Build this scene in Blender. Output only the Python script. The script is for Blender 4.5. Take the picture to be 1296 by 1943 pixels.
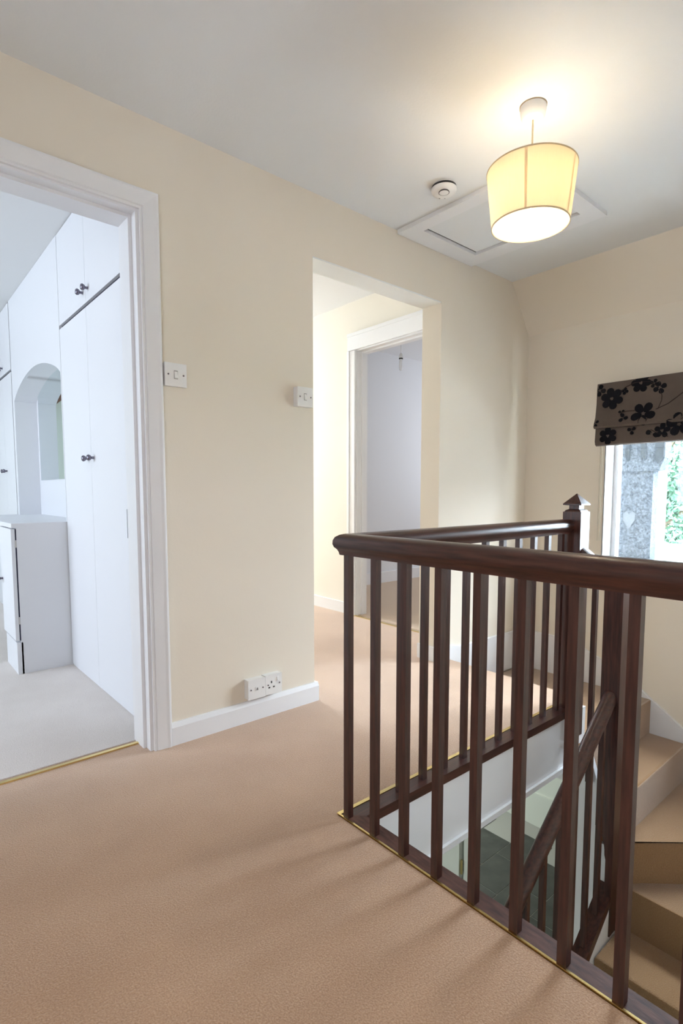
import bpy, bmesh, math, random
from mathutils import Vector, Matrix
for o in list(bpy.data.objects): bpy.data.objects.remove(o)
scn = bpy.context.scene
COL = scn.collection
random.seed(7)
PI = math.pi
# ------------------------------------------------------------------ camera
F_PX, YAW, PITCH = 1034.3, math.radians(40.66), math.radians(4.656)
fw = Vector((math.sin(YAW)*math.cos(PITCH), math.cos(YAW)*math.cos(PITCH), -math.sin(PITCH)))
rt = Vector((math.cos(YAW), -math.sin(YAW), 0)); dn = fw.cross(rt)
cam = bpy.data.cameras.new('camera'); cam.sensor_fit = 'HORIZONTAL'; cam.sensor_width = 36
cam.lens = 36*F_PX/1296; cam.shift_y = 45.8/1296; cam.clip_start = 0.02
co = bpy.data.objects.new('camera', cam); COL.objects.link(co)
m = Matrix((rt, -dn, -fw)).transposed().to_4x4(); m.translation = (0, 0, 1.0)
co.matrix_world = m; scn.camera = co
# ------------------------------------------------------------------ world, daylight, exposure
w = bpy.data.worlds.new('overcast_sky'); scn.world = w; w.use_nodes = True
bg = w.node_tree.nodes['Background']; bg.inputs[0].default_value = (0.80, 0.89, 1.0, 1); bg.inputs[1].default_value = 18.0
vs = scn.view_settings; vs.view_transform = 'Standard'; vs.look = 'None'; vs.gamma = 1; vs.use_curve_mapping = False
vs.exposure = 1.40
def window_light(name, loc, direction, sx, sy, power, color):
    l = bpy.data.lights.new(name, 'AREA'); l.shape = 'RECTANGLE'; l.size = sx; l.size_y = sy
    l.energy = power; l.color = color
    o = bpy.data.objects.new(name, l); COL.objects.link(o); o.location = loc
    o.rotation_euler = Vector(direction).to_track_quat('-Z', 'Y').to_euler()
    return o
DAY = (0.80, 0.90, 1.0)
window_light('daylight_bedroom_window', (-2.94, 4.0, 1.5), (1, 0, 0), 2.4, 1.4, 35, (0.74, 0.84, 1.0))
window_light('daylight_passage_window', (2.15, 6.93, 1.85), (0, -1, -0.12), 1.12, 1.05, 63, (0.78, 0.88, 1.0))
window_light('daylight_box_room_window', (5.93, 3.2, 1.5), (-1, 0, 0), 1.2, 1.2, 10, (0.86, 0.91, 1.0))
window_light('fill_light_hall_end', (4.2, 4.33, -1.3), (0, -1, 0), 1.4, 1.6, 12.5, (0.90, 1.0, 0.97))  # added light to brighten the hall end; no window known there
window_light('fill_light_hall_front', (0.37, 3.2, -1.3), (1, 0, 0), 1.4, 1.6, 9, (0.90, 1.0, 0.97))  # added light for the hall partition; no glazed door known there
window_light('fill_light_rear_landing', (-1.33, -0.4, 1.4), (1, 0, 0), 1.2, 1.1, 11.5, (0.84, 0.88, 1.0))  # added fill from behind the camera; no window known there
po = bpy.data.lights.new('stair_window_portal', 'AREA'); po.shape = 'RECTANGLE'; po.size = 1.14; po.size_y = 1.06; po.cycles.is_portal = True
pob = bpy.data.objects.new('stair_window_portal', po); COL.objects.link(pob); pob.location = (3.56, 0.92, 1.05)
pob.rotation_euler = Vector((-1, 0, 0)).to_track_quat('-Z', 'Y').to_euler()

# ------------------------------------------------------------------ materials
def mat(name, base, rough=0.6, spec=0.4, var=0.0, vscale=4.0, bump=0.0, bscale=60.0, metal=0.0, coat=0.0, stretch=None, base2=None, detail=4.0):
    m = bpy.data.materials.new(name); m.use_nodes = True
    nt = m.node_tree; n = nt.nodes; L = nt.links; p = n['Principled BSDF']
    p.inputs['Base Color'].default_value = (*base, 1); p.inputs['Roughness'].default_value = rough
    p.inputs['Metallic'].default_value = metal; p.inputs['Specular IOR Level'].default_value = spec
    p.inputs['Coat Weight'].default_value = coat; p.inputs['Coat Roughness'].default_value = 0.15
    if var or bump:
        tc = n.new('ShaderNodeTexCoord'); mp = n.new('ShaderNodeMapping'); L.new(tc.outputs['Object'], mp.inputs[0])
        if stretch: mp.inputs['Scale'].default_value = stretch
    if var:
        t = n.new('ShaderNodeTexNoise'); t.inputs['Scale'].default_value = vscale; t.inputs['Detail'].default_value = detail
        L.new(mp.outputs[0], t.inputs['Vector'])
        r = n.new('ShaderNodeValToRGB'); r.color_ramp.elements[0].position = .3; r.color_ramp.elements[1].position = .7
        b2 = base2 or tuple(min(1, c*(1+var)) for c in base)
        b1 = base if base2 else tuple(c*(1-var) for c in base)
        r.color_ramp.elements[0].color = (*b1, 1); r.color_ramp.elements[1].color = (*b2, 1)
        L.new(t.outputs[0], r.inputs[0]); L.new(r.outputs[0], p.inputs['Base Color'])
    if bump:
        t2 = n.new('ShaderNodeTexNoise'); t2.inputs['Scale'].default_value = bscale; t2.inputs['Detail'].default_value = 3
        L.new(mp.outputs[0], t2.inputs['Vector'])
        b = n.new('ShaderNodeBump'); b.inputs['Strength'].default_value = bump; b.inputs['Distance'].default_value = 0.01
        L.new(t2.outputs[0], b.inputs['Height']); L.new(b.outputs[0], p.inputs['Normal'])
    return m
CREAM = mat('cream_wall_paint', (0.80, 0.725, 0.61), 0.75, 0.25, bump=0.03, bscale=90)
PALE = mat('pale_cream_paint', (0.84, 0.80, 0.70), 0.75, 0.25, bump=0.03, bscale=90)
CEIL = mat('white_ceiling_paint', (0.79, 0.80, 0.80), 0.85, 0.2, bump=0.05, bscale=120)
WHITE = mat('white_gloss_paint', (0.82, 0.82, 0.83), 0.35, 0.5, bump=0.02, bscale=25)
WARD = mat('white_melamine', (0.80, 0.81, 0.84), 0.45, 0.4)
BLUEWALL = mat('cool_white_wall_paint', (0.74, 0.745, 0.76), 0.8, 0.2, bump=0.03, bscale=90)
GREENWALL = mat('pale_green_wall_paint', (0.62, 0.68, 0.60), 0.8, 0.2)
HALLW = mat('hall_white_paint', (0.76, 0.79, 0.74), 0.7, 0.3)
BROWN = mat('brown_beam', (0.16, 0.09, 0.06), 0.6)
DARKGAP = mat('dark_gap', (0.02, 0.02, 0.05), 0.8)
PLASTIC = mat('white_plastic', (0.83, 0.82, 0.80), 0.3, 0.5)
DARKP = mat('dark_plastic', (0.02, 0.02, 0.02), 0.4)
BRASS = mat('brass', (0.83, 0.66, 0.30), 0.25, 0.5, metal=1.0)
CHROME = mat('dark_chrome', (0.20, 0.19, 0.24), 0.25, 0.5, metal=0.9)
STEEL = mat('steel', (0.6, 0.6, 0.6), 0.3, metal=1.0)
GLASSM = bpy.data.materials.new('window_glass'); GLASSM.use_nodes = True
_n = GLASSM.node_tree.nodes; _l = GLASSM.node_tree.links; _n.clear()
_o = _n.new('ShaderNodeOutputMaterial'); _t = _n.new('ShaderNodeBsdfTransparent'); _g = _n.new('ShaderNodeBsdfGlossy'); _x = _n.new('ShaderNodeMixShader')
_t.inputs[0].default_value = (.93, .96, .97, 1); _g.inputs['Roughness'].default_value = 0.02; _x.inputs[0].default_value = 0.05
_l.new(_t.outputs[0], _x.inputs[1]); _l.new(_g.outputs[0], _x.inputs[2]); _l.new(_x.outputs[0], _o.inputs[0])
MIRROR = mat('mirror_glass', (0.80, 0.88, 0.88), 0.02, 0.5, metal=1.0)
def carpet(name, c1, c2):
    m = bpy.data.materials.new(name); m.use_nodes = True
    nt = m.node_tree; n = nt.nodes; L = nt.links; p = n['Principled BSDF']
    p.inputs['Roughness'].default_value = 0.95; p.inputs['Specular IOR Level'].default_value = 0.1
    p.inputs['Sheen Weight'].default_value = 0.7; p.inputs['Sheen Roughness'].default_value = 0.45; p.inputs['Sheen Tint'].default_value = (1, .97, .94, 1)
    tc = n.new('ShaderNodeTexCoord')
    a = n.new('ShaderNodeTexNoise'); a.inputs['Scale'].default_value = 260; a.inputs['Detail'].default_value = 2
    b = n.new('ShaderNodeTexNoise'); b.inputs['Scale'].default_value = 3.2; b.inputs['Detail'].default_value = 3
    L.new(tc.outputs['Object'], a.inputs['Vector']); L.new(tc.outputs['Object'], b.inputs['Vector'])
    ad = n.new('ShaderNodeMath'); ad.operation = 'MULTIPLY_ADD'; ad.inputs[1].default_value = 0.45
    L.new(b.outputs[0], ad.inputs[0]); L.new(a.outputs[0], ad.inputs[2])
    r = n.new('ShaderNodeValToRGB'); r.color_ramp.elements[0].position = .5; r.color_ramp.elements[1].position = .95
    r.color_ramp.elements[0].color = (*c1, 1); r.color_ramp.elements[1].color = (*c2, 1)
    L.new(ad.outputs[0], r.inputs[0]); L.new(r.outputs[0], p.inputs['Base Color'])
    bp = n.new('ShaderNodeBump'); bp.inputs['Strength'].default_value = 0.55; bp.inputs['Distance'].default_value = 0.004
    L.new(a.outputs[0], bp.inputs['Height']); L.new(bp.outputs[0], p.inputs['Normal'])
    return m
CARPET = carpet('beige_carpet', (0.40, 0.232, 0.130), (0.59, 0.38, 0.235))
STAIRC = carpet('shaded_stair_carpet', (0.27, 0.152, 0.070), (0.38, 0.225, 0.112))  # landing carpet colour darkened for the dimmer light on the stairs
BEDC = carpet('pale_bedroom_carpet', (0.56, 0.49, 0.44), (0.76, 0.70, 0.66))
ROOMC = carpet('box_room_carpet', (0.46, 0.30, 0.16), (0.56, 0.38, 0.22))
def wood(name, c1, c2, stretch):
    m = mat(name, c1, 0.32, 0.5, var=1, vscale=7, base2=c2, stretch=stretch, coat=0.18, bump=0.04, bscale=30, detail=6)
    return m
WOODX = wood('mahogany_grain_x', (0.026, 0.009, 0.007), (0.078, 0.025, 0.017), (1.2, 14, 14))
WOODY = wood('mahogany_grain_y', (0.026, 0.009, 0.007), (0.080, 0.026, 0.017), (14, 1.2, 14))
WOODZ = wood('mahogany_grain_z', (0.025, 0.009, 0.007), (0.078, 0.025, 0.017), (16, 16, 1.2))
WOODB = mat('worn_mahogany_base', (0.045, 0.018, 0.013), 0.55, 0.3, var=1, vscale=9, base2=(0.13, 0.055, 0.04), stretch=(8, 2, 8), bump=.05, bscale=40)
TILE = mat('dark_slate_tile', (0.060, 0.062, 0.057), 0.35, 0.4, var=.3, vscale=6)
GROUT = mat('pale_grout', (0.42, 0.42, 0.40), 0.9)
BLINDM = mat('taupe_satin_fabric', (0.10, 0.073, 0.058), 0.55, 0.35, var=.12, vscale=8, bump=.03, bscale=200)
FLOCK = mat('black_flock', (0.006, 0.006, 0.009), 0.9, 0.2)
VINE = mat('vine_print', (0.035, 0.022, 0.018), 0.8, 0.2)
RENDERM = mat('pebbledash_render', (0.018, 0.022, 0.028), 0.9, 0.1, var=1, vscale=75, base2=(0.075, 0.085, 0.098), bump=.6, bscale=90)
PATCH = mat('pale_heart_patch', (0.070, 0.077, 0.086), 0.9, 0.2)  # paler heart shape on the pillar shaft
STONE = mat('grey_stone', (0.022, 0.026, 0.03), 0.9, 0.2, var=.3, vscale=20)
WHITEX = mat('white_render', (0.75, 0.76, 0.78), 0.8)
BARK = mat('bark', (0.12, 0.09, 0.06), 0.9, bump=.5, bscale=30)
def leafmat(name, c):
    m = mat(name, c, 0.5, 0.4, var=.5, vscale=3)
    return m
LEAF = leafmat('green_leaf', (0.042, 0.105, 0.06))

# ------------------------------------------------------------------ mesh helpers
def bm_box(bm, x0, x1, y0, y1, z0, z1):
    v = [bm.verts.new((x, y, z)) for x in (x0, x1) for y in (y0, y1) for z in (z0, z1)]
    for f in ((0, 1, 3, 2), (4, 6, 7, 5), (0, 4, 5, 1), (2, 3, 7, 6), (0, 2, 6, 4), (1, 5, 7, 3)):
        bm.faces.new([v[i] for i in f])
    return v
def bm_prism(bm, pts, a0, a1, axis='Z'):
    """polygon pts extruded from a0 to a1 along axis; pts are the two other coordinates in xyz order"""
    def P(p, a):
        return {'Z': (p[0], p[1], a), 'X': (a, p[0], p[1]), 'Y': (p[0], a, p[1])}[axis]
    A = [bm.verts.new(P(p, a0)) for p in pts]; B = [bm.verts.new(P(p, a1)) for p in pts]
    n = len(pts)
    bm.faces.new(A[::-1]); bm.faces.new(B)
    for i in range(n): bm.faces.new((A[i], A[(i+1) % n], B[(i+1) % n], B[i]))
def bm_lathe(bm, prof, c=(0, 0, 0), seg=32, cap=True):
    rings = []
    for r, z in prof:
        rings.append([bm.verts.new((c[0]+r*math.cos(2*PI*i/seg), c[1]+r*math.sin(2*PI*i/seg), c[2]+z)) for i in range(seg)])
    for a, b in zip(rings, rings[1:]):
        for i in range(seg): bm.faces.new((a[i], a[(i+1) % seg], b[(i+1) % seg], b[i]))
    if cap:
        bm.faces.new(rings[0][::-1]); bm.faces.new(rings[-1])
def bm_tube(bm, pts, r, seg=10):
    pts = [Vector(p) for p in pts]; rings = []
    for i, p in enumerate(pts):
        d = (pts[min(i+1, len(pts)-1)]-pts[max(i-1, 0)]).normalized()
        u = d.cross(Vector((0, 0, 1)))
        if u.length < 1e-3: u = Vector((1, 0, 0))
        u.normalize(); v = d.cross(u)
        rr = r[i] if isinstance(r, (list, tuple)) else r
        rings.append([bm.verts.new(p+rr*(math.cos(2*PI*k/seg)*u+math.sin(2*PI*k/seg)*v)) for k in range(seg)])
    for a, b in zip(rings, rings[1:]):
        for k in range(seg): bm.faces.new((a[k], a[(k+1) % seg], b[(k+1) % seg], b[k]))
    bm.faces.new(rings[0][::-1]); bm.faces.new(rings[-1])
def bm_loft(bm, A, B):
    a = [bm.verts.new(p) for p in A]; b = [bm.verts.new(p) for p in B]; n = len(a)
    bm.faces.new(a[::-1]); bm.faces.new(b)
    for i in range(n): bm.faces.new((a[i], a[(i+1) % n], b[(i+1) % n], b[i]))
def obj(name, bm, material, parent=None, smooth=None, bevel=0, bseg=2):
    if bevel:
        bmesh.ops.bevel(bm, geom=[e for e in bm.edges if len(e.link_faces) == 2 and e.calc_face_angle(0) > 0.6], offset=bevel, segments=bseg, affect='EDGES', profile=.5)
    bmesh.ops.recalc_face_normals(bm, faces=bm.faces)
    me = bpy.data.meshes.new(name); bm.to_mesh(me); bm.free(); me.materials.append(material)
    o = bpy.data.objects.new(name, me); COL.objects.link(o)
    if smooth is not None:
        for p in me.polygons: p.use_smooth = True
        me.set_sharp_from_angle(angle=math.radians(smooth))
    if parent: o.parent = parent; o.matrix_parent_inverse = Matrix.Translation(-parent.location)
    return o
def box(name, b, material, parent=None, bevel=0):
    bm = bmesh.new(); bm_box(bm, *b); return obj(name, bm, material, parent, bevel=bevel)
def prism(name, pts, a0, a1, axis, material, parent=None, bevel=0, smooth=None):
    bm = bmesh.new(); bm_prism(bm, pts, a0, a1, axis); return obj(name, bm, material, parent, bevel=bevel, smooth=smooth)
def boxes(name, bs, material, parent=None):
    bm = bmesh.new()
    for b in bs: bm_box(bm, *b)
    return obj(name, bm, material, parent)
def S(o): o['kind'] = 'structure'; return o
def tag(o, label, cat, group=None):
    o['label'] = label; o['category'] = cat
    if group: o['group'] = group
    return o
def thing(name, loc, label, cat, group=None):
    o = bpy.data.objects.new(name, None); COL.objects.link(o); o.location = loc; o.empty_display_size = .05
    return tag(o, label, cat, group)
def wall_open(name, axis, t0, t1, u0, u1, z0, z1, holes, material):
    """wall slab: thickness t0..t1 on axis, runs u0..u1, holes (ua,ub,za,zb)"""
    us = sorted({u0, u1, *[h[0] for h in holes], *[h[1] for h in holes]})
    bm = bmesh.new()
    for a, b in zip(us, us[1:]):
        zs = [(z0, z1)]
        for h in holes:
            if h[0] <= a+1e-6 and b <= h[1]+1e-6:
                nz = []
                for s, e in zs:
                    if h[2] > s: nz.append((s, min(e, h[2])))
                    if h[3] < e: nz.append((max(s, h[3]), e))
                zs = nz
        for s, e in zs:
            if e-s > 1e-6:
                if axis == 'Y': bm_box(bm, a, b, t0, t1, s, e)
                else: bm_box(bm, t0, t1, a, b, s, e)
    bmesh.ops.remove_doubles(bm, verts=bm.verts, dist=1e-5)
    return S(obj(name, bm, material))

D = 2.022; H = 2.335; W = 3.39; LAND = 2.57; YW = -0.30      # YW: wall that closes the stairwell
# ================================================================== SETTING
# --- landing floor slab (L shape around the stair well)
S(prism('floor', [(-1.4, -1.6), (1.044, -1.6), (1.044, 1.235), (LAND, 1.235), (LAND, 2.15), (-1.4, 2.15)], -0.27, 0.0, 'Z', CARPET))
S(box('floor_bedroom', (-3.0, 1.45, 2.15, 6.0, -0.27, 0.004), BEDC))
S(box('floor_passage', (1.45, 2.95, 2.15, 7.0, -0.27, 0.0), CARPET))
S(box('floor_box_room', (2.95, 6.0, 2.15, 4.4, -0.27, 0.002), ROOMC))
S(box('ceiling', (-1.4, 3.2, -1.6, D, H, H+0.07), CEIL))
S(box('ceiling_bedroom', (-3.0, 1.45, 2.16, 6.0, 2.39, 2.46), CEIL))
S(box('ceiling_passage', (1.45, 2.95, 2.16, 7.0, 2.48, 2.55), CEIL))
S(box('ceiling_box_room', (2.95, 6.0, 2.16, 4.4, 2.48, 2.55), BLUEWALL))
wall_open('wall_left', 'Y', D, 2.16, -1.4, 3.52, -0.5, 2.5, [(-1.4, 2.475, -.5, 0), (-0.03, 0.795, -.5, 2.03), (1.565, 2.475, -.5, 2.06), (2.475, 2.572, -.5, 0)], CREAM)
# window wall: upright part with window, then the sloping eaves part
bm = bmesh.new()
def ww(a, b, s, e): bm_box(bm, W, 3.53, a, b, s, e)
ww(1.49, D, -0.5, 2.034); ww(0.35, 1.49, -0.5, 0.52); ww(0.35, 1.49, 1.58, 2.034); ww(YW-.12, 0.35, -0.5, 2.034); ww(YW-.12, 1.47, -2.6, -0.5)
bm_prism(bm, [(W, 2.034), (3.53, 2.034), (3.53, 2.45), (3.174, 2.45), (3.174, H)], YW-.12, D, 'Y')
S(obj('wall_right', bm, CREAM))
S(box('wall_stair', (1.11, W, YW-.12, YW, -2.6, H), CREAM))
S(box('wall_back', (-1.4, 1.21, -1.7, -1.6, -0.27, H), CREAM))
S(box('wall_back_side', (1.11, 1.21, -1.6, YW-.12, -0.27, H), CREAM))
wall_open('wall_front_side', 'X', -1.5, -1.4, -1.7, 2.02, -0.27, H, [(-1.0, 0.2, .85, 1.95)], CREAM)
# bedroom, passage and box room shells
wall_open('wall_bedroom_window', 'X', -3.1, -3.0, 2.16, 6.0, -0.27, 2.4, [(2.8, 5.2, 0.8, 2.2)], PALE)
S(box('wall_bedroom_far', (-3.0, 1.45, 6.0, 6.1, -0.27, 2.4), GREENWALL))
S(box('wall_bedroom_near', (-3.1, -1.4, 2.02, 2.16, -0.27, 2.4), PALE))
S(box('wall_partition', (1.45, 1.55, 2.16, 7.0, 0, 2.48), PALE))
wall_open('wall_passage_end', 'Y', 7.0, 7.1, 1.45, 3.03, -0.27, 2.5, [(1.58, 2.72, 1.3, 2.4)], PALE)
wall_open('wall_passage_side', 'X', 2.93, 3.03, 2.16, 7.0, 0, 2.48, [(2.40, 3.25, 0, 2.115)], mat('passage_cream_paint', (0.84, 0.79, 0.69), .75, .25))
S(box('wall_box_room_far', (3.03, 6.0, 4.23, 4.4, -0.27, 2.5), BLUEWALL))
wall_open('wall_box_room_window', 'X', 6.0, 6.1, 2.16, 4.4, -0.27, 2.5, [(2.6, 3.8, 0.9, 2.1)], BLUEWALL)
S(box('wall_box_room_near', (3.52, 6.0, 2.02, 2.16, -0.27, 2.5), BLUEWALL))
# hall below
S(box('floor_hall', (0.3, 5.37, -0.55, 4.5, -2.75, -2.602), GROUT))
S(box('wall_hall_end', (5.27, 5.37, 0.0, 4.5, -2.61, -0.1), HALLW))
wall_open('wall_hall_side', 'Y', 4.4, 4.5, 0.3, 5.37, -2.61, -0.27, [(3.5, 4.9, -2.1, -0.5)], HALLW)
wall_open('wall_hall_front', 'X', 0.2, 0.3, -0.55, 4.5, -2.75, -0.27, [(2.5, 3.9, -2.1, -0.5)], HALLW)
S(box('wall_hall_near', (0.3, 1.11, -0.55, -0.43, -2.61, -0.27), HALLW))
S(box('ceiling_hall_porch', (3.53, 5.37, 0.0, 2.15, -0.27, -0.1), CEIL))
S(box('wall_hall_porch', (3.53, 5.37, 0.0, 0.12, -2.61, -0.27), HALLW))
S(box('baseboard_hall', (5.25, 5.27, 0.12, 4.4, -2.6, -2.235), HALLW, bevel=.004))
# ------------------------------------------------------------------ hall floor tiles
hall_floor = bpy.data.objects['floor_hall']
tile_me = None
for i in range(7):
    for j in range(7):
        y0 = 1.61+j*0.327; x0 = 2.35+i*0.49-(0.245 if j % 2 else 0)
        if x0+0.484 > 5.27: continue
        if tile_me is None:
            bm = bmesh.new(); bm_box(bm, 0, .482, 0, .319, -.014, 0)
            t = obj('floor_tile', bm, TILE, bevel=.002, bseg=1); tile_me = t.data
        else:
            t = bpy.data.objects.new('floor_tile', tile_me); COL.objects.link(t)
        t.location = (x0, y0, -2.598); t.parent = hall_floor
# hall partition with an open door frame seen through the balusters
S(box('wall_hall_partition', (2.98, 3.08, 2.20, 4.4, -2.6, -0.27), HALLW))
S(boxes('trim_hall_door', [(2.955, 2.98, 2.19, 2.27, -2.6, -0.55), (2.98, 3.09, 2.185, 2.20, -2.6, -0.55)], HALLW))
hd = thing('hall_door', (3.0, 2.16, -2.6), 'white hall door standing open below the landing, seen edge on between balusters', 'door')
box('door_leaf', (2.985, 3.03, 2.125, 2.172, -2.59, -0.62), HALLW, hd, bevel=.003)
for zc in (-2.35, -1.60, -0.82):
    bm = bmesh.new(); bm_lathe(bm, [(.0075, -.05), (.0075, .05)], (2.972, 2.18, zc), 12); obj('hinge', bm, BRASS, hd, 40)
# ------------------------------------------------------------------ white apron under the balustrade (edge of the floor)
S(boxes('trim_1', [(1.044, 2.56, 1.172, 1.2345, -0.27, -0.032)], WHITE))
S(boxes('trim_2', [(1.0445, 1.104, YW, 1.172, -0.27, -0.032)], WHITE))
S(box('trim_3', (1.11, 2.56, 1.160, 1.1715, -0.285, -0.262), WHITE, bevel=.004))
S(box('trim_4', (1.1045, 1.116, YW, 1.16, -0.285, -0.262), WHITE, bevel=.004))
# ------------------------------------------------------------------ baseboards
def skirt_x(name, x0, x1, y, s, h=0.09, t=0.016):
    """board on wall at Y=y, facing -Y (s=-1) or +Y"""
    return S(prism(name, [(y, 0.0), (y+s*t, 0.0), (y+s*t, h-.018), (y+s*t*.45, h), (y, h)], x0, x1, 'X', WHITE))
skirt_x('baseboard_left', 0.846, 1.581, D, -1)
S(box('baseboard_reveal', (1.565, 1.581, D, 2.16, 0, .088), WHITE))
skirt_x('baseboard_left_end', 2.462, LAND, D, -1, .085)
S(box('baseboard_reveal_end', (2.459, 2.475, D-.016, 2.16, 0, .085), WHITE))
S(prism('baseboard_right', [(2.02, .052), (1.78, .05), (1.66, .035), (1.58, .01), (1.46, -.035), (1.24, -.15), (1.0, -.32), (YW+.01, -1.25), (YW+.01, -1.6), (1.0, -.70), (1.2, -.50), (1.2, -.3), (2.02, -.3)], W-.02, W, 'X', WHITE, bevel=0))
S(prism('baseboard_left_stair', [(LAND, .085), (2.68, .06), (3.37, .05), (3.37, -.2), (LAND, -.2)], D-.02, D, 'Y', WHITE))
# passage + rooms
S(boxes('baseboard_passage', [(2.914, 2.93, 3.33, 7.0, 0, .09)], WHITE))
S(boxes('baseboard_box_room', [(3.03, 6.0, 4.212, 4.23, 0, .12)], WHITE))
S(box('baseboard_front', (-1.4, -0.1, D-.016, D, 0, .09), WHITE))
# ------------------------------------------------------------------ door casings
def casing(n, parts_list, m=WHITE):
    for p in parts_list:
        o = box('trim_%d' % n[0], p, m, bevel=.005); S(o); n[0] += 1
S(box('trim_5', (1.566, 2.474, D+.001, 2.159, 2.054, 2.062), mat('white_soffit_paint', (.84, .85, .82), .7)))
cn = [6]
# bedroom doorway: lining, stops, moulded architrave
def door_1():
    bm = bmesh.new()
    bm_box(bm, .765, .795, D, 2.16, 0, 2.0); bm_box(bm, -.03, 0.0, D, 2.16, 0, 2.0); bm_box(bm, -.03, .795, D, 2.16, 2.0, 2.03)
    d = S(obj('door_1', bm, WHITE))
    bm = bmesh.new(); bm_box(bm, .753, .765, 2.062, 2.16, 0, 1.988); bm_box(bm, 0, .012, 2.062, 2.16, 0, 1.988); bm_box(bm, 0, .765, 2.062, 2.16, 1.988, 2.0)
    obj('door_stop', bm, WHITE, d)
    # architrave profile (offset from opening edge, projection)
    pf = [(0, 0), (0, .011), (.007, .012), (.010, .009), (.013, .013), (.050, .017), (.060, .019), (.067, .018), (.070, .013), (.070, 0)]
    def sweep(p0, p1, inn, m0, m1, name):
        """p0,p1 opening-edge ends (x,z); inn outward dir; mitre factors along direction"""
        dv = Vector((p1[0]-p0[0], 0, p1[1]-p0[1])).normalized(); A = []; B = []
        for u, pr in pf:
            off = Vector((inn[0]*u, 0, inn[1]*u))
            A.append(Vector((p0[0], D-pr, p0[1]))+off-dv*u*m0); B.append(Vector((p1[0], D-pr, p1[1]))+off+dv*u*m1)
        bm = bmesh.new(); bm_loft(bm, A, B); obj(name, bm, WHITE, d)
    sweep((.777, 0), (.777, 2.008), (1, 0), 0, 1, 'architrave')
    sweep((.777, 2.008), (-.012, 2.008), (0, 1), 1, 1, 'architrave')
    sweep((-.012, 2.008), (-.012, 0), (-1, 0), 1, 0, 'architrave')
door_1()
def door_2():
    x = 2.93
    bm = bmesh.new()
    bm_box(bm, 2.93, 3.03, 3.225, 3.25, 0, 2.10); bm_box(bm, 2.93, 3.03, 2.40, 2.425, 0, 2.10); bm_box(bm, 2.93, 3.03, 2.40, 3.25, 2.095, 2.115)
    d = S(obj('door_2', bm, WHITE))
    boxes('door_stop', [(2.975, 3.03, 3.212, 3.225, 0, 2.083), (2.975, 3.03, 2.425, 3.225, 2.083, 2.095)], WHITE, d)
    for b in [(x-.018, x, 3.235, 3.32, 0, 2.10), (x-.018, x, 2.33, 2.415, 0, 2.10), (x-.018, x, 2.33, 3.32, 2.105, 2.235)]:
        box('architrave', b, WHITE, d, bevel=.006)
    for b in [(x-.024, x-.014, 3.295, 3.32, 0, 2.10), (x-.024, x-.014, 2.33, 3.32, 2.21, 2.235)]:
        box('architrave', b, WHITE, d, bevel=.004)
door_2()
# hidden windows: frames in their openings, backed by added panels that block sky
def win_frame(name, axis, t, u0, u1, z0, z1, out=1):
    bm = bmesh.new(); g = .05
    for a, b, s, e in [(u0, u1, z0, z0+g), (u0, u1, z1-g, z1), (u0, u0+g, z0, z1), (u1-g, u1, z0, z1), ((u0+u1)/2-g/2, (u0+u1)/2+g/2, z0, z1)]:
        if axis == 'X': bm_box(bm, t-.03, t+.03, a, b, s, e)
        else: bm_box(bm, a, b, t-.03, t+.03, s, e)
    f = S(obj(name, bm, WHITE))
    s_ = 1 if out > 0 else -1
    a, b = sorted((t+s_*.031, t+s_*.045))
    if axis == 'X': box('sky_block_panel', (a, b, u0-.02, u1+.02, z0-.02, z1+.02), WHITE, f)  # added panel, keeps the sky from leaking through the opening
    else: box('sky_block_panel', (u0-.02, u1+.02, a, b, z0-.02, z1+.02), WHITE, f)
    return f
win_frame('window_2', 'X', -3.05, 2.8, 5.2, .8, 2.2, -1)
win_frame('window_3', 'Y', 7.05, 1.58, 2.72, 1.3, 2.4)
win_frame('window_4', 'X', 6.05, 2.6, 3.8, .9, 2.1)
win_frame('window_5_added', 'Y', 4.45, 3.5, 4.9, -2.1, -0.5)  # added frame around the hall end fill light
win_frame('window_7_added', 'X', 0.25, 2.5, 3.9, -2.1, -0.5, -1)  # added frame around the hall front fill light
win_frame('window_6_added', 'X', -1.45, -1.0, 0.2, .85, 1.95, -1)  # added frame around the rear landing fill light
# ------------------------------------------------------------------ stair window
bm = bmesh.new(); X0, X1 = 3.50, 3.55
for a, b, s, e in [(.35, 1.49, .52, .57), (.35, 1.49, 1.53, 1.58), (.35, .385, .57, 1.53), (1.455, 1.49, .57, 1.53), (.90, .95, .57, 1.53)]: bm_box(bm, X0, X1, a, b, s, e)
win = S(obj('window_1', bm, WHITE, bevel=.004))
box('pane', (3.522, 3.528, .385, .90, .57, 1.53), GLASSM, win); box('pane', (3.522, 3.528, .95, 1.455, .57, 1.53), GLASSM, win)
box('sill', (3.35, 3.52, .32, 1.52, .495, .52), WHITE, win, bevel=.005)
boxes('reveal_lining', [(3.385, 3.50, 1.482, 1.49, .52, 1.58)], mat('dimmed_lining_paint', (.30, .29, .28), .6), win)  # lining colour darkened to offset the strong window light on it

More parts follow.
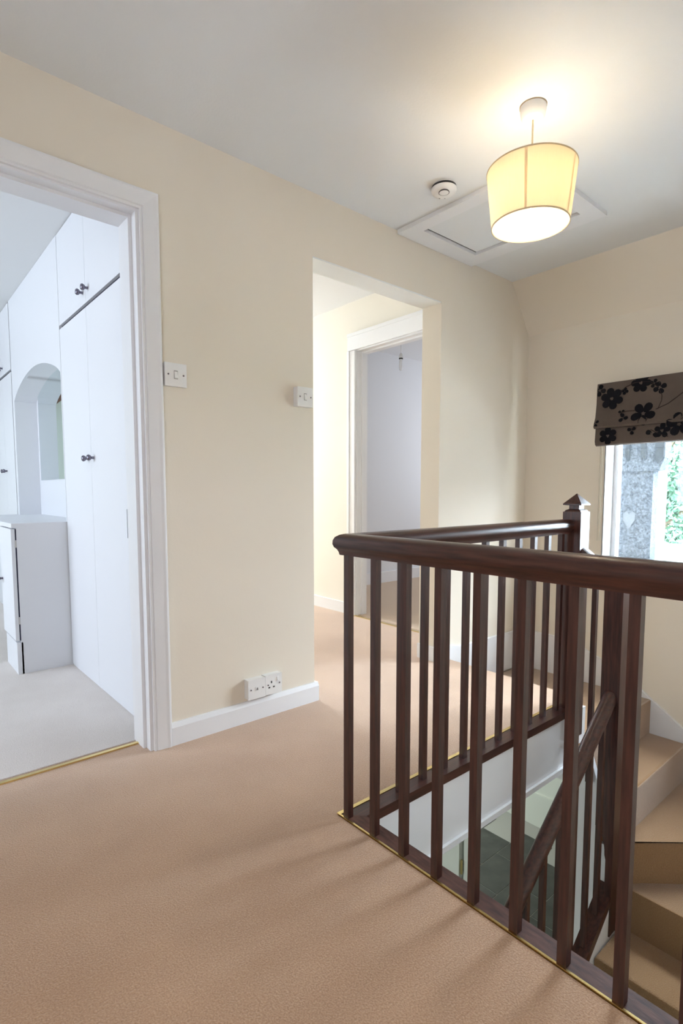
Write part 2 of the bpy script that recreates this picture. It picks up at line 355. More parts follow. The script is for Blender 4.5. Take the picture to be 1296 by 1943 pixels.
# ================================================================== BALUSTRADE ON THE LANDING
BX, BY = 1.068, 1.205       # rail centre lines
RAILP = [(-.022, .813), (.022, .813), (.024, .822), (.028, .830), (.034, .836), (.037, .845), (.0365, .856), (.032, .866), (.022, .873), (.010, .8765), (-.010, .8765), (-.022, .873), (-.032, .866), (-.0365, .856), (-.037, .845), (-.034, .836), (-.028, .830), (-.024, .822)]
bal = thing('landing_balustrade', (BX, BY, 0), 'dark mahogany balustrade round the stairwell with square balusters and pointed newel post', 'balustrade')
bm = bmesh.new(); bm_loft(bm, [(BX+u, BY-u, z) for u, z in RAILP], [(BX+u, YW+.001, z) for u, z in RAILP]); obj('handrail', bm, WOODY, bal, 35)
bm = bmesh.new(); bm_loft(bm, [(BX-u, BY+u, z) for u, z in RAILP], [(2.40, BY+u, z) for u, z in RAILP]); obj('handrail', bm, WOODX, bal, 35)
# base rails
bm = bmesh.new(); bm_prism(bm, [(1.052, YW+.001), (1.106, YW+.001), (1.106, 1.170), (1.052, 1.226)], -.032, .002, 'Z'); obj('base_rail', bm, WOODB, bal, bevel=.006)
bm = bmesh.new(); bm_prism(bm, [(1.106, 1.170), (2.40, 1.163), (2.40, 1.226), (1.052, 1.226)], -.032, .0015, 'Z'); obj('base_rail', bm, WOODX, bal, bevel=.006)
bar_me = None
def baluster(x, y, z0, z1, parent, name='baluster', s=.0105):
    bm = bmesh.new(); bm_box(bm, x-s, x+s, y-s, y+s, z0, z1)
    return obj(name, bm, WOODZ, parent, bevel=.0015)
spots = [(1.0625, 1.204-.1152*i) for i in range(13)] + [(1.0625+.1155*i, 1.205) for i in range(1, 12)]
for x, y in spots:
    if bar_me is None:
        b = baluster(0, 0, 0, .815, None); bar_me = b.data
    else:
        b = bpy.data.objects.new('baluster', bar_me); COL.objects.link(b)
    b.parent = bal; b.location = (x-BX, y-BY, 0)
def newel(x0, x1, y0, y1, z0, zt, parent, body=True):
    xm, ym = (x0+x1)/2, (y0+y1)/2
    n = None
    if body:
        n = box('newel_post', (x0, x1, y0, y1, z0, zt-.082), WOODZ, parent, bevel=.004)
    bm = bmesh.new(); h = (x1-x0)/2
    def ring(k, z): return [bm.verts.new((xm+sx*k, ym+sy*k, z)) for sx, sy in ((-1, -1), (1, -1), (1, 1), (-1, 1))]
    rs = [ring(h-.003, zt-.083), ring(h-.008, zt-.075), ring(h*.55, zt-.070), ring(h*.55, zt-.054), ring(h*1.02, zt-.052), ring(h*1.02, zt-.046), ring(h*.02, zt)]
    for a, b in zip(rs, rs[1:]):
        for i in range(4): bm.faces.new((a[i], a[(i+1) % 4], b[(i+1) % 4], b[i]))
    bm.faces.new(rs[0][::-1]); bm.faces.new(rs[-1])
    c = obj('newel_cap', bm, WOODZ, n or parent)
    if n: c.parent = n; c.matrix_parent_inverse = Matrix.Translation(-parent.location).inverted() @ Matrix.Translation(-parent.location)
    return n
nw = newel(2.378, 2.462, 1.140, 1.224, -.13, .992, bal)
# ------------------------------------------------------------------ brass carpet edging
e1 = prism('brass_edge_strip', [(1.0465, YW+.001), (1.052, YW+.001), (1.052, 1.227), (1.0465, 1.2405)], -.002, .0035, 'Z', BRASS)
tag(e1, 'thin brass carpet strip along the long front side of the stairwell balustrade', 'trim strip')
e2 = prism('brass_edge_strip', [(1.052, 1.227), (2.40, 1.227), (2.40, 1.2405), (1.0465, 1.2405)], -.002, .0035, 'Z', BRASS)
tag(e2, 'thin brass carpet strip along the rear side of the balustrade, leading to the newel', 'trim strip')
e3 = box('brass_threshold', (0.0, .753, 2.115, 2.130, -.002, .006), BRASS, bevel=.003)
tag(e3, 'thin brass threshold strip across the bedroom doorway carpet', 'threshold')
e4 = box('brass_threshold', (2.90, 2.925, 2.425, 3.225, -.002, .005), BRASS, bevel=.002)
tag(e4, 'brass threshold strip in the far doorway off the passage', 'threshold')

# ================================================================== STAIRCASE
st = thing('staircase', (2.9, 1.0, -1.0), 'beige carpeted winding staircase descending below the window', 'staircase')
SOFF = 0.24
def step(pts, z, thick=.205):
    bm = bmesh.new(); bm_prism(bm, pts, z-thick, z, 'Z')
    es = [e for e in bm.edges if abs(e.verts[0].co.z-z) < 1e-6 and abs(e.verts[1].co.z-z) < 1e-6]
    bmesh.ops.bevel(bm, geom=es, offset=.014, segments=4, affect='EDGES', profile=.5)
    return obj('step', bm, STAIRC, st, 50)
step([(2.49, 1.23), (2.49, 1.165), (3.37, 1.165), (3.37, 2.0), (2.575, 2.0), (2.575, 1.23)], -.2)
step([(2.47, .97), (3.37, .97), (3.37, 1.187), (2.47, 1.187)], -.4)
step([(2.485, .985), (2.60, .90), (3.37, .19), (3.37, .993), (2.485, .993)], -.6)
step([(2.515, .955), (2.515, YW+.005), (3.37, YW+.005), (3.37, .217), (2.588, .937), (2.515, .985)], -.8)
g = .256; nose = 2.54
for k in range(8):
    z = -1.0-.2*k
    x1 = 2.54-g*k; x0 = x1-g-.022
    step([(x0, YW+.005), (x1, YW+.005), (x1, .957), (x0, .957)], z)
# soffit / fill under the winders and flight
fill = []
prism('soffit', [(2.50, 1.10), (3.37, 1.10), (3.37, 2.0), (2.60, 2.0), (2.60, 1.20), (2.50, 1.20)], -.47, -.404, 'Z', WHITE, st)
prism('soffit', [(2.42, YW+.02), (3.36, YW+.02), (3.36, 1.10), (2.50, 1.10), (2.50, .96), (2.42, .96)], -1.25, -1.206, 'Z', WHITE, st)
box('under_stair_panel', (2.452, 3.36, 1.0, 1.186, -1.2, -.606), WHITE, st)
# white string of the lower flight (inner face) with dark capping
def zl(x): return -.98+.78*(x-2.2)
prism('string_board', [(2.47, zl(2.47)-.02), (.95, zl(.95)-.02), (.95, zl(.95)-.42), (2.47, zl(2.47)-.42)], .960, 1.000, 'Y', WHITE, st)
prism('string_cap', [(2.44, zl(2.44)+.02), (.95, zl(.95)+.02), (.95, zl(.95)-.03), (2.44, zl(2.44)-.03)], .958, 1.022, 'Y', WOODX, st, bevel=.006)
# white string panel between the two newels, under the first winder
prism('string_board', [(1.036, -.36), (1.09, -.20), (1.19, -.20), (1.19, -.66), (1.036, -.66)], 2.44, 2.469, 'X', WHITE, st)
# ------------------------------------------------------------------ stair balustrade
sb = thing('stair_balustrade', (2.44, 1.0, -1.0), 'dark mahogany stair rail sloping down into the stairwell with its own newel', 'balustrade')
ang = [i*PI/7 for i in range(8)]
cv = [(1.035-.045*math.sin(a/2), -.50-.12*(1-math.cos(a/2))) for a in ang]
pr = [(.955, .640), (.955, -.99), (.985, -.99), (.985, -.64)] + [(y, z) for y, z in reversed(cv)] + [(1.035, .640)]
nb = prism('newel_post', pr, 2.40, 2.48, 'X', WOODZ, sb, bevel=.003)
newel(2.40, 2.48, .955, 1.035, 0, .722, sb, body=False)
def hz(x): return -.065+.80*(x-2.2)
bm = bmesh.new()
d = Vector((-1, 0, -.80)).normalized(); up = Vector((.80, 0, -1)).normalized()*-1
def ringp(c): return [c+Vector((0, math.cos(2*PI*k/18)*.030, 0))+up*(math.sin(2*PI*k/18)*.033) for k in range(18)]
bm_loft(bm, ringp(Vector((2.415, .995, hz(2.415)))), ringp(Vector((.85, .995, hz(.85))))); obj('handrail', bm, WOODX, sb, 60)
# short steep rail between the two newels
bm = bmesh.new(); u = [(-.028, -.03), (.028, -.03), (.032, .0), (.026, .022), (0, .03), (-.026, .022), (-.032, .0)]
bm_loft(bm, [(2.425+a, 1.142, .725+b) for a, b in u], [(2.435+a, 1.03, .635+b) for a, b in u]); obj('handrail', bm, WOODY, sb, 40)
baluster(2.432, 1.088, -.33, .68, sb)
for x in (2.333, 2.222, 2.098, 1.982, 1.862, 1.745, 1.63, 1.51, 1.39):
    baluster(x, .99, zl(x)-.01, hz(x)-.02, sb)

# ================================================================== PENDANT LAMP
LX, LY = 1.815, 1.09
lamp = thing('pendant_lamp', (LX, LY, H), 'lit pendant lamp with tapered cream fabric shade on landing ceiling', 'lamp')
bm = bmesh.new(); bm_lathe(bm, [(.044, 0), (.044, -.012), (.041, -.034), (.034, -.042), (.010, -.045)], (LX, LY, H), 40); obj('ceiling_rose', bm, PLASTIC, lamp, 40)
bm = bmesh.new(); bm_lathe(bm, [(.046, 0), (.046, -.003)], (LX, LY, H), 40); obj('rose_shade_disc', bm, mat('rose_shadow_plate', (.35, .28, .2), .6), lamp, 40)  # thin brown disc paints the shade line around the rose
bm = bmesh.new(); bm_tube(bm, [(LX, LY, H-.044), (LX, LY, 2.14)], .0032, 8); obj('cord', bm, mat('cream_cord', (.8, .68, .45), .6), lamp, 60)
bm = bmesh.new(); bm_lathe(bm, [(.009, .05), (.016, .035), (.019, .0), (.019, -.012)], (LX, LY, 2.10), 20); obj('lamp_holder', bm, PLASTIC, lamp, 40)
SH = bpy.data.materials.new('cream_lampshade_fabric'); SH.use_nodes = True
n = SH.node_tree.nodes; L = SH.node_tree.links; n.clear()
o = n.new('ShaderNodeOutputMaterial'); df = n.new('ShaderNodeBsdfDiffuse'); tr = n.new('ShaderNodeBsdfTranslucent'); mx = n.new('ShaderNodeMixShader')
tc = n.new('ShaderNodeTexCoord'); nz = n.new('ShaderNodeTexNoise'); mp = n.new('ShaderNodeMapping'); mp.inputs['Scale'].default_value = (40, 40, 3)
rp = n.new('ShaderNodeValToRGB'); rp.color_ramp.elements[0].color = (.92, .82, .62, 1); rp.color_ramp.elements[1].color = (.97, .90, .73, 1)
L.new(tc.outputs['Object'], mp.inputs[0]); L.new(mp.outputs[0], nz.inputs['Vector']); L.new(nz.outputs[0], rp.inputs[0])
df.inputs[0].default_value = (.85, .78, .64, 1); L.new(rp.outputs[0], tr.inputs[0]); mx.inputs[0].default_value = .52
L.new(df.outputs[0], mx.inputs[1]); L.new(tr.outputs[0], mx.inputs[2]); L.new(mx.outputs[0], o.inputs[0])
ZB, ZT, RB, RT = 1.938, 2.122, .132, .152
bm = bmesh.new(); bm_lathe(bm, [(RB, ZB-H), (RT, ZT-H), (RT-.0012, ZT-H), (RB-.0012, ZB-H), (RB, ZB-H)], (LX, LY, H), 72, cap=False)
bmesh.ops.remove_doubles(bm, verts=bm.verts, dist=1e-6)
shade = obj('shade', bm, SH, lamp, 50)
RIM = mat('shade_rim_tape', (.62, .50, .32), .7)
for r, z, nm in ((RB, ZB, 'rim'), (RT, ZT, 'rim')):
    bm = bmesh.new(); bm_lathe(bm, [(r+.0012, -.002), (r+.0012, .002), (r-.002, .002), (r-.002, -.002), (r+.0012, -.002)], (LX, LY, z), 72, cap=False)
    bmesh.ops.remove_doubles(bm, verts=bm.verts, dist=1e-6)
    rr = obj(nm, bm, RIM, lamp, 50); rr.parent = shade; rr.matrix_parent_inverse = Matrix()
SEAM = SH.copy(); SEAM.name = 'shade_seam_fabric'
for q_ in SEAM.node_tree.nodes:
    if q_.type == 'VALTORGB':
        q_.color_ramp.elements[0].color = (.68, .54, .32, 1); q_.color_ramp.elements[1].color = (.76, .62, .40, 1)
# vertical seam overlaps of the fabric
for a in (math.radians(204), math.radians(275), math.radians(25)):
    bm = bmesh.new(); pts = []
    da = .03
    A = [(LX+(RB+.0006)*math.cos(a+s*da), LY+(RB+.0006)*math.sin(a+s*da), ZB) for s in (-1, 0, 1)]
    B = [(LX+(RT+.0006)*math.cos(a+s*da), LY+(RT+.0006)*math.sin(a+s*da), ZT) for s in (-1, 0, 1)]
    va = [bm.verts.new(p) for p in A]; vb = [bm.verts.new(p) for p in B]
    for i in range(2): bm.faces.new((va[i], va[i+1], vb[i+1], vb[i]))
    s_ = obj('seam', bm, SEAM, lamp); s_.parent = shade; s_.matrix_parent_inverse = Matrix()
# spider ring that carries the shade
bm = bmesh.new()
for k in range(3):
    a = 2*PI*k/3+.4; bm_tube(bm, [(LX+.018*math.cos(a), LY+.018*math.sin(a), 2.105), (LX+(RT-.004)*math.cos(a), LY+(RT-.004)*math.sin(a), 2.12)], .0015, 6)
obj('shade_carrier', bm, WHITE, lamp)
BULB = bpy.data.materials.new('lit_bulb'); BULB.use_nodes = True
p = BULB.node_tree.nodes['Principled BSDF']; p.inputs['Emission Color'].default_value = (1, .84, .60, 1); p.inputs['Emission Strength'].default_value = 15
bm = bmesh.new(); bm_lathe(bm, [(.012, .0), (.014, -.01), (.026, -.035), (.030, -.055), (.027, -.072), (.015, -.084), (.004, -.087)], (LX, LY, 2.088), 20); obj('bulb', bm, BULB, lamp, 60)
pl = bpy.data.lights.new('pendant_bulb_light', 'POINT'); pl.energy = 8.8; pl.color = (1, .84, .63); pl.shadow_soft_size = .032
plo = bpy.data.objects.new('pendant_bulb_light', pl); COL.objects.link(plo); plo.location = (0, 0, 1.945-H); plo.parent = lamp
plo.location = (0, 0, 2.045-H)

# ================================================================== LOFT HATCH + SMOKE ALARM
hatch = thing('loft_hatch', (2.42, 1.63, H), 'white loft hatch with moulded square frame in the landing ceiling', 'hatch')
hx0, hx1, hy0, hy1 = 2.11, 2.735, 1.237, 2.018; fwid = .078
def hrail(pts):
    bm = bmesh.new(); bm_prism(bm, pts, H-.020, H, 'Z'); obj('frame_rail', bm, WHITE, hatch, bevel=.005)
ix0, ix1, iy0, iy1 = hx0+fwid, hx1-fwid-.03, hy0+fwid, hy1-fwid-.03
hrail([(hx0, hy0), (hx1, hy0), (ix1, iy0), (ix0, iy0)]); hrail([(hx0, hy1), (ix0, iy1), (ix1, iy1), (hx1, hy1)])
hrail([(hx0, hy0), (ix0, iy0), (ix0, iy1), (hx0, hy1)]); hrail([(hx1, hy0), (hx1, hy1), (ix1, iy1), (ix1, iy0)])
box('panel', (ix0+.004, ix1-.004, iy0+.004, iy1-.010, H-.006, H), CEIL, hatch)
box('shadow_gap', (ix0, ix1, iy1-.010, iy1, H-.0025, H), DARKP, hatch)
AX, AY = 1.972, 1.607
al = thing('smoke_alarm', (AX, AY, H), 'round white smoke alarm on ceiling beside the loft hatch', 'smoke alarm')
bm = bmesh.new(); bm_lathe(bm, [(.050, 0), (.050, -.004)], (AX, AY, H), 40); obj('base', bm, PLASTIC, al, 40)
bm = bmesh.new(); bm_lathe(bm, [(.053, -.004), (.053, -.014)], (AX, AY, H), 40); obj('vent_gap', bm, DARKP, al, 40)
bm = bmesh.new(); bm_lathe(bm, [(.0555, -.014), (.056, -.020), (.050, -.030), (.036, -.036), (.020, -.037)], (AX, AY, H), 40); obj('cover', bm, PLASTIC, al, 60)
bcx, bcy = AX-.014, AY-.012
bm = bmesh.new(); bm_lathe(bm, [(.0235, -.033), (.0235, -.0385), (.0205, -.0385), (.0205, -.033)], (bcx, bcy, H), 32, cap=False); obj('button_groove', bm, mat('groove_grey', (.12, .11, .11), .6), al, 40)
bm = bmesh.new(); bm_lathe(bm, [(.0205, -.033), (.0205, -.039), (.010, -.0395)], (bcx, bcy, H), 32); obj('test_button', bm, PLASTIC, al, 40)
for ax_, ay_ in ((.028, .018), (.012, .034)):
    box('slot', (AX+ax_-.004, AX+ax_+.004, AY+ay_-.002, AY+ay_+.002, H-.0362, H-.030), mat('slot_grey', (.2, .19, .19), .6), al)

# ================================================================== SWITCHES AND SOCKETS
def plate(name, x0, z0, label, cat, kind, deep=.012, group=None):
    s = .086; y = D
    t = thing(name, (x0+s/2, y, z0+s/2), label, cat, group)
    if deep > .015:
        box('back_box', (x0+.001, x0+s-.001, y-deep+.008, y, z0+.001, z0+s-.001), PLASTIC, t, bevel=.003)
        box('faceplate', (x0, x0+s, y-deep, y-deep+.009, z0, z0+s), PLASTIC, t, bevel=.003)
    else:
        box('faceplate', (x0, x0+s, y-deep, y, z0, z0+s), PLASTIC, t, bevel=.003)
    yf = y-deep; cx, cz = x0+s/2, z0+s/2
    dz = 0.0 if kind != 'socket' else 0.0
    for dx in (-.030, .030):
        bm = bmesh.new(); bm_lathe(bm, [(.0032, 0), (.0032, .0016), (.001, .0018)], (0, 0, 0), 12)
        bmesh.ops.rotate(bm, verts=bm.verts, matrix=Matrix.Rotation(PI/2, 3, 'X')); bmesh.ops.translate(bm, verts=bm.verts, vec=(cx+dx, yf, cz))
        obj('screw', bm, CHROME, t)
    if kind == 'switch':
        bm = bmesh.new(); bm_prism(bm, [(yf, cz-.014), (yf-.0055, cz-.012), (yf-.001, cz+.012), (yf, cz+.014)], cx-.006, cx+.006, 'X'); obj('rocker', bm, PLASTIC, t)
        box('rocker_gap', (cx-.0075, cx+.0075, yf-.0006, yf, cz-.0155, cz+.0155), mat('rocker_gap_grey', (.25, .24, .22), .6), t)
    elif kind == 'socket':
        for hx, hz_, w_, h_ in ((0, .011, .0055, .010), (-.012, -.012, .009, .006), (.012, -.012, .009, .006)):
            box('pin_hole', (cx-.012+hx-w_/2, cx-.012+hx+w_/2, yf-.0006, yf, cz+hz_-h_/2, cz+hz_+h_/2), DARKP, t)
        bm = bmesh.new(); bm_prism(bm, [(yf, cz+.012), (yf-.004, cz+.014), (yf-.001, cz+.030), (yf, cz+.031)], cx+.016, cx+.027, 'X'); obj('rocker', bm, PLASTIC, t)
    else:
        box('jack', (cx-.008, cx+.008, yf-.002, yf, cz-.008, cz+.010), PLASTIC, t, bevel=.001)
        prism('jack_hole', [(cx-.005, cz-.005), (cx+.005, cz-.005), (cx+.003, cz+.006), (cx-.001, cz+.006)], yf-.0027, yf-.002, 'Y', mat('jack_grey', (.22, .2, .19), .6), t)
    return t
plate('light_switch', .852, 1.397, 'white light switch on cream wall right beside the bedroom door frame', 'light switch', 'switch', .020)
plate('light_switch', 1.453, 1.380, 'white light switch on cream wall just left of the open passage', 'light switch', 'switch', .032)
plate('telephone_socket', 1.181, .104, 'left of two white outlet plates above the skirting, plain small central jack', 'socket', 'phone', .034)
plate('power_socket', 1.268, .106, 'right of two white outlet plates above the skirting, three pin power socket', 'socket', 'socket', .034)

# ================================================================== ROMAN BLIND
bl = thing('roman_blind', (W, .95, 1.64), 'dark taupe roman blind with black flocked flowers above the stair window', 'blind')
y0b, y1b = .32, 1.522
XA = 3.325
prof = [(XA+.03, 1.645), (XA+.004, 1.64), (XA, 1.60), (XA-.002, 1.52), (XA-.012, 1.44), (XA-.030, 1.40), (XA-.034, 1.385), (XA-.026, 1.375), (XA-.012, 1.375)]
def sheet(name, prof, th, m, ya, yb, par):
    bm = bmesh.new(); n_ = 14; rows = []
    full = prof+[(x+th, z) for x, z in reversed(prof)]
    for k in range(n_+1):
        y = ya+(yb-ya)*k/n_
        wv = .002*math.sin(k*1.7)
        rows.append([bm.verts.new((x+wv, y, z)) for x, z in full])
    for a, b in zip(rows, rows[1:]):
        for i in range(len(full)): bm.faces.new((a[i], a[(i+1) % len(full)], b[(i+1) % len(full)], b[i]))
    bm.faces.new(rows[0][::-1]); bm.faces.new(rows[-1])
    return obj(name, bm, m, par, 50)
sheet('upper_fold', prof, .004, BLINDM, y0b, y1b, bl)
sheet('lower_fold', [(XA-.010, 1.385), (XA-.013, 1.34), (XA-.016, 1.30), (XA-.010, 1.280), (XA+.004, 1.272), (XA+.02, 1.276)], .004, BLINDM, y0b+.004, y1b-.004, bl)
box('headrail', (XA+.02, W, y0b+.01, y1b-.01, 1.605, 1.64), WHITE, bl)
def xat(z):
    if z >= 1.385:
        for (xa, za), (xb, zb) in zip(prof, prof[1:]):
            if zb <= z <= za: return xa+(xb-xa)*(za-z)/(za-zb+1e-9)
    return XA-.0155
def flower(yc, zc, r, npet, rot, name='flock_flower'):
    bm = bmesh.new()
    for k in range(npet):
        a = rot+2*PI*k/npet; pc = (yc+r*.58*math.cos(a), zc+r*.58*math.sin(a)); pts = []
        for i in range(12):
            t = 2*PI*i/12; u = r*.46*math.cos(t); v = r*(.34 if npet > 4 else .40)*math.sin(t)*(1+.25*math.cos(t))
            pts.append((pc[0]+u*math.cos(a)-v*math.sin(a), pc[1]+u*math.sin(a)+v*math.cos(a)))
        pts = [(min(max(y, y0b+.003), y1b-.003), max(1.279, min(1.638, z))) for y, z in pts]
        vs = [bm.verts.new((xat(z)-.0022-.0002*k, y, z)) for y, z in pts]; vb = [bm.verts.new((xat(z)+.001, y, z)) for y, z in pts]
        bm.faces.new(vs)
        for i in range(12): bm.faces.new((vs[i], vb[i], vb[(i+1) % 12], vs[(i+1) % 12]))
    obj(name, bm, FLOCK, bl)
    if r > .03:
        for k in range(3):
            a = rot+k*2.1
            bm = bmesh.new(); bm_lathe(bm, [(.0035, -.001), (.0035, .001)], (0, 0, 0), 8)
            bmesh.ops.rotate(bm, verts=bm.verts, matrix=Matrix.Rotation(PI/2, 3, 'Y'))
            yy, zz = yc+.006*math.cos(a), zc+.006*math.sin(a)
            bmesh.ops.translate(bm, verts=bm.verts, vec=(xat(zz)-.004, yy, zz)); obj('flower_centre', bm, BLINDM, bl)
flower(1.434, 1.544, .062, 6, .3); flower(1.253, 1.438, .064, 5, .9); flower(1.277, 1.612, .052, 6, .1); flower(1.443, 1.328, .050, 6, .5)
flower(1.505, 1.60, .034, 4, .2); flower(1.513, 1.405, .022, 3, .2)
flower(1.363, 1.578, .020, 4, .2); flower(1.373, 1.457, .018, 3, .4); flower(1.360, 1.425, .026, 3, 1.2); flower(1.208, 1.600, .024, 4, .4); flower(1.177, 1.572, .034, 4, 1.2)
flower(1.151, 1.335, .040, 5, .4); flower(1.069, 1.362, .062, 5, .2); flower(1.311, 1.349, .024, 3, .4); flower(1.201, 1.322, .034, 2, .4)
for q in range(7):
    flower(.98-.1*q+random.uniform(-.02, .02), 1.43+.12*(q % 2)+random.uniform(-.03, .03), .055+.01*random.random(), 5+q % 2, random.random())
def vine(pts):
    bm = bmesh.new(); P = []
    for (a, b), (c, d_) in zip(pts, pts[1:]):
        for k in range(6): P.append((a+(c-a)*k/6, b+(d_-b)*k/6))
    P.append(pts[-1])
    bm_tube(bm, [(xat(z)-.0012, y, z) for y, z in P], .0022, 6); obj('vine', bm, VINE, bl, 60)
vine([(1.385, 1.575), (1.36, 1.60), (1.31, 1.618), (1.277, 1.618), (1.225, 1.61), (1.185, 1.575), (1.165, 1.53), (1.165, 1.50), (1.18, 1.455)])
vine([(1.375, 1.458), (1.34, 1.462), (1.30, 1.460)]); vine([(1.19, 1.455), (1.13, 1.48), (1.07, 1.525), (1.02, 1.56)]); vine([(1.225, 1.41), (1.232, 1.392)])
vine([(1.21, 1.345), (1.17, 1.32), (1.12, 1.30)])
for yy in (1.512, 1.500):
    bm = bmesh.new(); bm_tube(bm, [(3.372, yy, 1.60), (3.374, yy, 1.2), (3.375, yy, .70)], .0016, 6); obj('pull_cord', bm, mat('cord_beige', (.45, .40, .30), .7), bl)

# ================================================================== BEDROOM FITTINGS
XW = .83
def knob(x, y, z, parent):
    bm = bmesh.new(); bm_lathe(bm, [(.007, 0), (.006, .012), (.013, .018), (.0155, .026), (.012, .032), (.003, .034)], (0, 0, 0), 16)
    bmesh.ops.rotate(bm, verts=bm.verts, matrix=Matrix.Rotation(-PI/2, 3, 'Y')); bmesh.ops.translate(bm, verts=bm.verts, vec=(x, y, z))
    root = parent.parent
    k = obj('knob', bm, CHROME, root, 50); k.parent = parent; k.matrix_parent_inverse = Matrix()
    return k
def wardrobe(ya, yb, label, split):
    w_ = thing('fitted_wardrobe', (XW+.3, (ya+yb)/2, 0), label, 'wardrobe')
    box('body', (XW+.02, 1.449, ya, yb, 0.004, 2.389), WARD, w_)
    box('plinth', (XW+.004, XW+.02, ya, yb, .004, .03), WARD, w_)
    dd = []
    for a, b in ((ya+.002, split-.001), (split+.001, yb-.006)):
        lo = box('door', (XW, XW+.0195, a, b, .016, 1.888), WARD, w_, bevel=.0015)
        hi = box('upper_door', (XW, XW+.0195, a, b, 1.908, 2.386), WARD, w_, bevel=.0015)
        dd.append((lo, hi))
    box('rail_gap', (XW+.014, XW+.0205, ya+.05, yb-.004, 1.887, 1.909), DARKGAP, w_)
    for s_, (lo, hi) in zip((-1, 1), dd):
        knob(XW, split+s_*.042, 1.165, lo); knob(XW, split+s_*.042, 1.965, hi)
    return w_, dd
w1, dd = wardrobe(2.30, 3.352, 'tall white fitted wardrobe just inside the bedroom doorway with dark round knobs', 2.86)
box('latch_slot', (XW-.0015, XW, 2.378, 2.384, .80, .925), CHROME, w1)
w2, dd2 = wardrobe(4.735, 5.95, 'far white fitted wardrobe beyond the dressing table at left picture edge', 5.10)
v = thing('dressing_table', (1.0, 4.0, 0), 'white fitted dressing table with arched mirror niche between the bedroom wardrobes', 'dressing table')
NX = .975
box('table_top', (.555, 1.44, 3.354, 4.73, .806, .83), WARD, v, bevel=.003)
box('pedestal', (.577, 1.44, 3.354, 3.66, .004, .806), WARD, v)
pdr = box('pedestal_door', (.552, .570, 3.356, 3.70, .19, .80), WARD, v, bevel=.002)
knob(.552, 3.66, .50, pdr)
box('pedestal_plinth', (.556, .585, 3.354, 3.66, .004, .18), WARD, v)
box('door_gap', (.570, .577, 3.358, 3.65, .19, .80), DARKGAP, v)
for zc in (.72, .30): box('hinge', (.568, .588, 3.3545, 3.36, zc-.02, zc+.02), STEEL, v)
# arched face panel
bm = bmesh.new(); N = 20; ya, yb, zs, za = 3.365, 4.655, 1.663, 1.80
arc = []
for k in range(N+1):
    t = k/N; y = ya+(yb-ya)*t; arc.append((y, zs+(za-zs)*math.sin(PI*t)**.75))
for (p0, p1) in zip(arc, arc[1:]):
    bm_prism(bm, [p0, p1, (p1[0], 2.389), (p0[0], 2.389)], XW, XW+.018, 'X')
bm_box(bm, XW, XW+.018, 3.352, ya, .83, 2.389); bm_box(bm, XW, XW+.018, yb, 4.715, .83, 2.389)
bmesh.ops.remove_doubles(bm, verts=bm.verts, dist=1e-5)
obj('arch_panel', bm, WARD, v)
bm = bmesh.new()
for (p0, p1) in zip(arc, arc[1:]): bm_prism(bm, [p0, p1, (p1[0], p1[1]+.012), (p0[0], p0[1]+.012)], XW+.018, NX, 'X')
bmesh.ops.remove_doubles(bm, verts=bm.verts, dist=1e-5)
obj('arch_soffit', bm, WARD, v, 40)
box('niche_side', (XW+.018, NX, 4.655, 4.667, .83, 1.664), WARD, v); box('niche_side', (XW+.018, NX, 3.353, 3.365, .83, 1.664), WARD, v)
box('niche_back', (NX, NX+.01, 3.353, 4.667, .83, 1.83), WARD, v)
box('mirror', (NX-.006, NX, 3.42, 4.585, 1.085, 1.825), MIRROR, v)
box('side_gap', (XW+.004, XW+.017, 4.7155, 4.734, .83, 1.665), DARKGAP, v)
bt = prism('roof_brace', [(.825, 1.60), (.825, 2.389), (-.10, 2.389)], 5.88, 5.999, 'Y', BROWN)
tag(bt, 'dark brown sloping timber brace reflected in the arched dressing table mirror', 'beam')

# ================================================================== BARE BULB IN FAR ROOM
QX, QY = 3.72, 3.50
bp_ = thing('bare_bulb_pendant', (QX, QY, 2.48), 'unlit bare bulb on white flex in far room seen through the passage', 'light')
bm = bmesh.new(); bm_lathe(bm, [(.04, 0), (.038, -.03), (.01, -.034)], (QX, QY, 2.48), 24); obj('ceiling_rose', bm, PLASTIC, bp_, 40)
bm = bmesh.new(); bm_tube(bm, [(QX, QY, 2.45), (QX, QY, 2.24)], .003, 8); obj('flex', bm, PLASTIC, bp_, 60)
bm = bmesh.new(); bm_lathe(bm, [(.008, .03), (.016, .02), (.018, -.012)], (QX, QY, 2.225), 16); obj('lamp_holder', bm, PLASTIC, bp_, 40)
bm = bmesh.new(); bm_lathe(bm, [(.0185, -.012), (.0185, -.022)], (QX, QY, 2.225), 16); obj('bulb_cap', bm, DARKP, bp_, 40)
BG = mat('frosted_bulb_glass', (.9, .92, .95), .1, .6)
bm = bmesh.new(); bm_lathe(bm, [(.014, -.022), (.016, -.04), (.018, -.09), (.014, -.118), (.004, -.124)], (QX, QY, 2.225), 16); obj('bulb', bm, BG, bp_, 60)

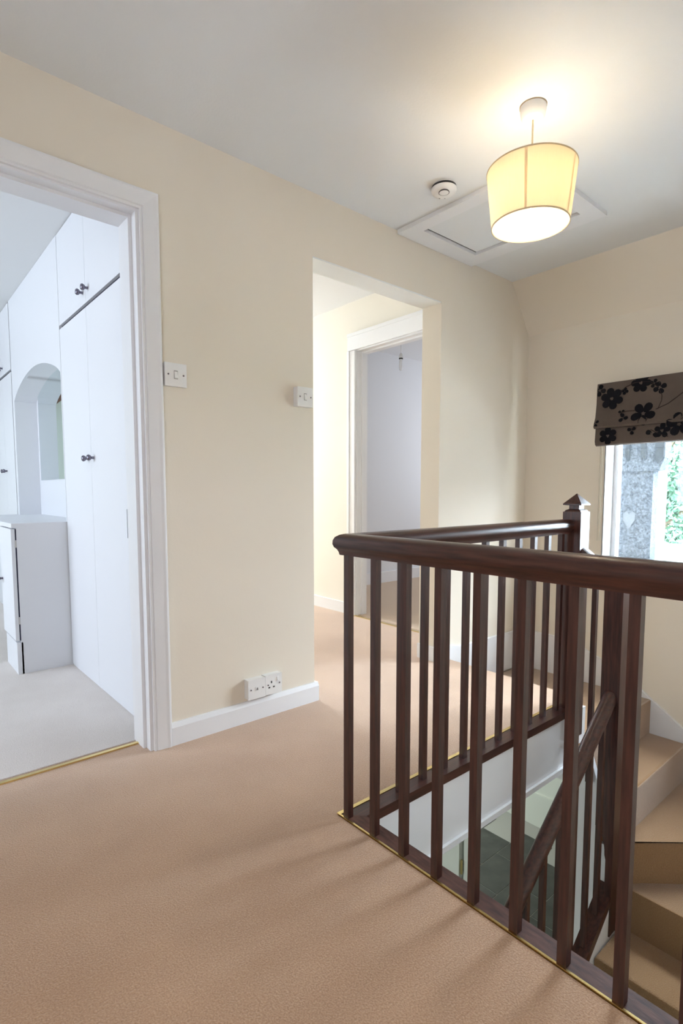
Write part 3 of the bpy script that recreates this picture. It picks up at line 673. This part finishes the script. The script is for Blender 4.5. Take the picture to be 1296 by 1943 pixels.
# ================================================================== OUTSIDE THE WINDOW
pil = thing('rendered_pillar', (4.5, 1.7, -.1), 'grey pebble-dashed pillar with bracketed top just outside the window', 'pillar')
box('shaft', (4.3, 4.40, 1.54, 2.05, -.1, 1.15), RENDERM, pil, bevel=.006)
prism('head', [(1.535, 1.15), (1.50, 1.155), (1.468, 1.24), (1.468, 1.75), (2.05, 1.75), (2.05, 1.15)], 4.29, 4.41, 'X', RENDERM, pil)
for yb_ in (1.61, 1.72, 1.83): prism('bracket', [(yb_-.018, 1.235), (yb_+.014, 1.27), (yb_+.014, 1.6), (yb_-.018, 1.6)], 4.272, 4.29, 'X', STONE, pil)
prism('bracket', [(1.50, 1.20), (1.53, 1.23), (1.53, 1.6), (1.472, 1.6), (1.472, 1.25)], 4.280, 4.29, 'X', STONE, pil)
box('foot', (4.27, 4.42, 1.49, 2.05, .40, .49), STONE, pil, bevel=.005)
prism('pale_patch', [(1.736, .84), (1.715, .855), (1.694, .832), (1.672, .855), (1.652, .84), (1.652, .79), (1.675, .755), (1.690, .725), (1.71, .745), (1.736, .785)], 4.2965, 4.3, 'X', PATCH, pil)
S(box('wall_light_blocker', (4.6, 8.0, -3.4, -1.55, -2.8, 2.1), RENDERM))  # unseen wall added to block part of the stair window's light
S(box('wall_outside_parapet', (4.75, 4.95, -2.0, 1.95, -.1, .575), WHITEX))
S(box('ground_outside', (5.4, 40, -20, 30, -3.0, -2.8), mat('garden_grass', (.10, .20, .08), .9, var=.4, vscale=2)))
def tree(x, y, z, h, r, n, seed, label):
    rnd = random.Random(seed)
    t = thing('garden_tree', (x, y, z), label, 'tree', 'trees outside the window')
    bm = bmesh.new(); bm_tube(bm, [(x, y, z), (x+.05, y, z+h*.4), (x-.05, y+.1, z+h*.85)], [.16, .11, .03], 8)
    for k in range(10):
        a = rnd.random()*6.3; zz = z+h*(.35+.5*rnd.random())
        bm_tube(bm, [(x, y, zz), (x+r*.7*math.cos(a), y+r*.7*math.sin(a), zz+h*.12)], [.045, .01], 5)
    obj('trunk', bm, BARK, t, 60)
    bm = bmesh.new()
    cl = []
    for k in range(46):
        a = rnd.random()*6.3; u = rnd.random()**.5
        cl.append((x+r*u*math.cos(a), y+r*u*math.sin(a), z+h*(.25+.75*rnd.random())))
    for k in range(n):
        c = cl[k % len(cl)]; s = .035+.04*rnd.random()
        p = Vector((c[0]+rnd.gauss(0, .17), c[1]+rnd.gauss(0, .17), c[2]+rnd.gauss(0, .20)))
        a = Vector((rnd.uniform(-1, 1), rnd.uniform(-1, 1), rnd.uniform(-1, 1))).normalized(); b = a.orthogonal().normalized()
        vs = [bm.verts.new(p+q) for q in (a*s, b*s*.5, -a*s, -b*s*.5)]; bm.faces.new(vs)
    f = obj('foliage', bm, LEAF, t); f['kind'] = 'stuff'
tree(9.3, 3.25, -2.8, 5.4, 1.0, 14000, 3, 'leafy green tree seen bright through the stair window')
tree(13.5, 3.3, -2.8, 6.5, 1.6, 9000, 5, 'second leafy tree further right outside the stair window')
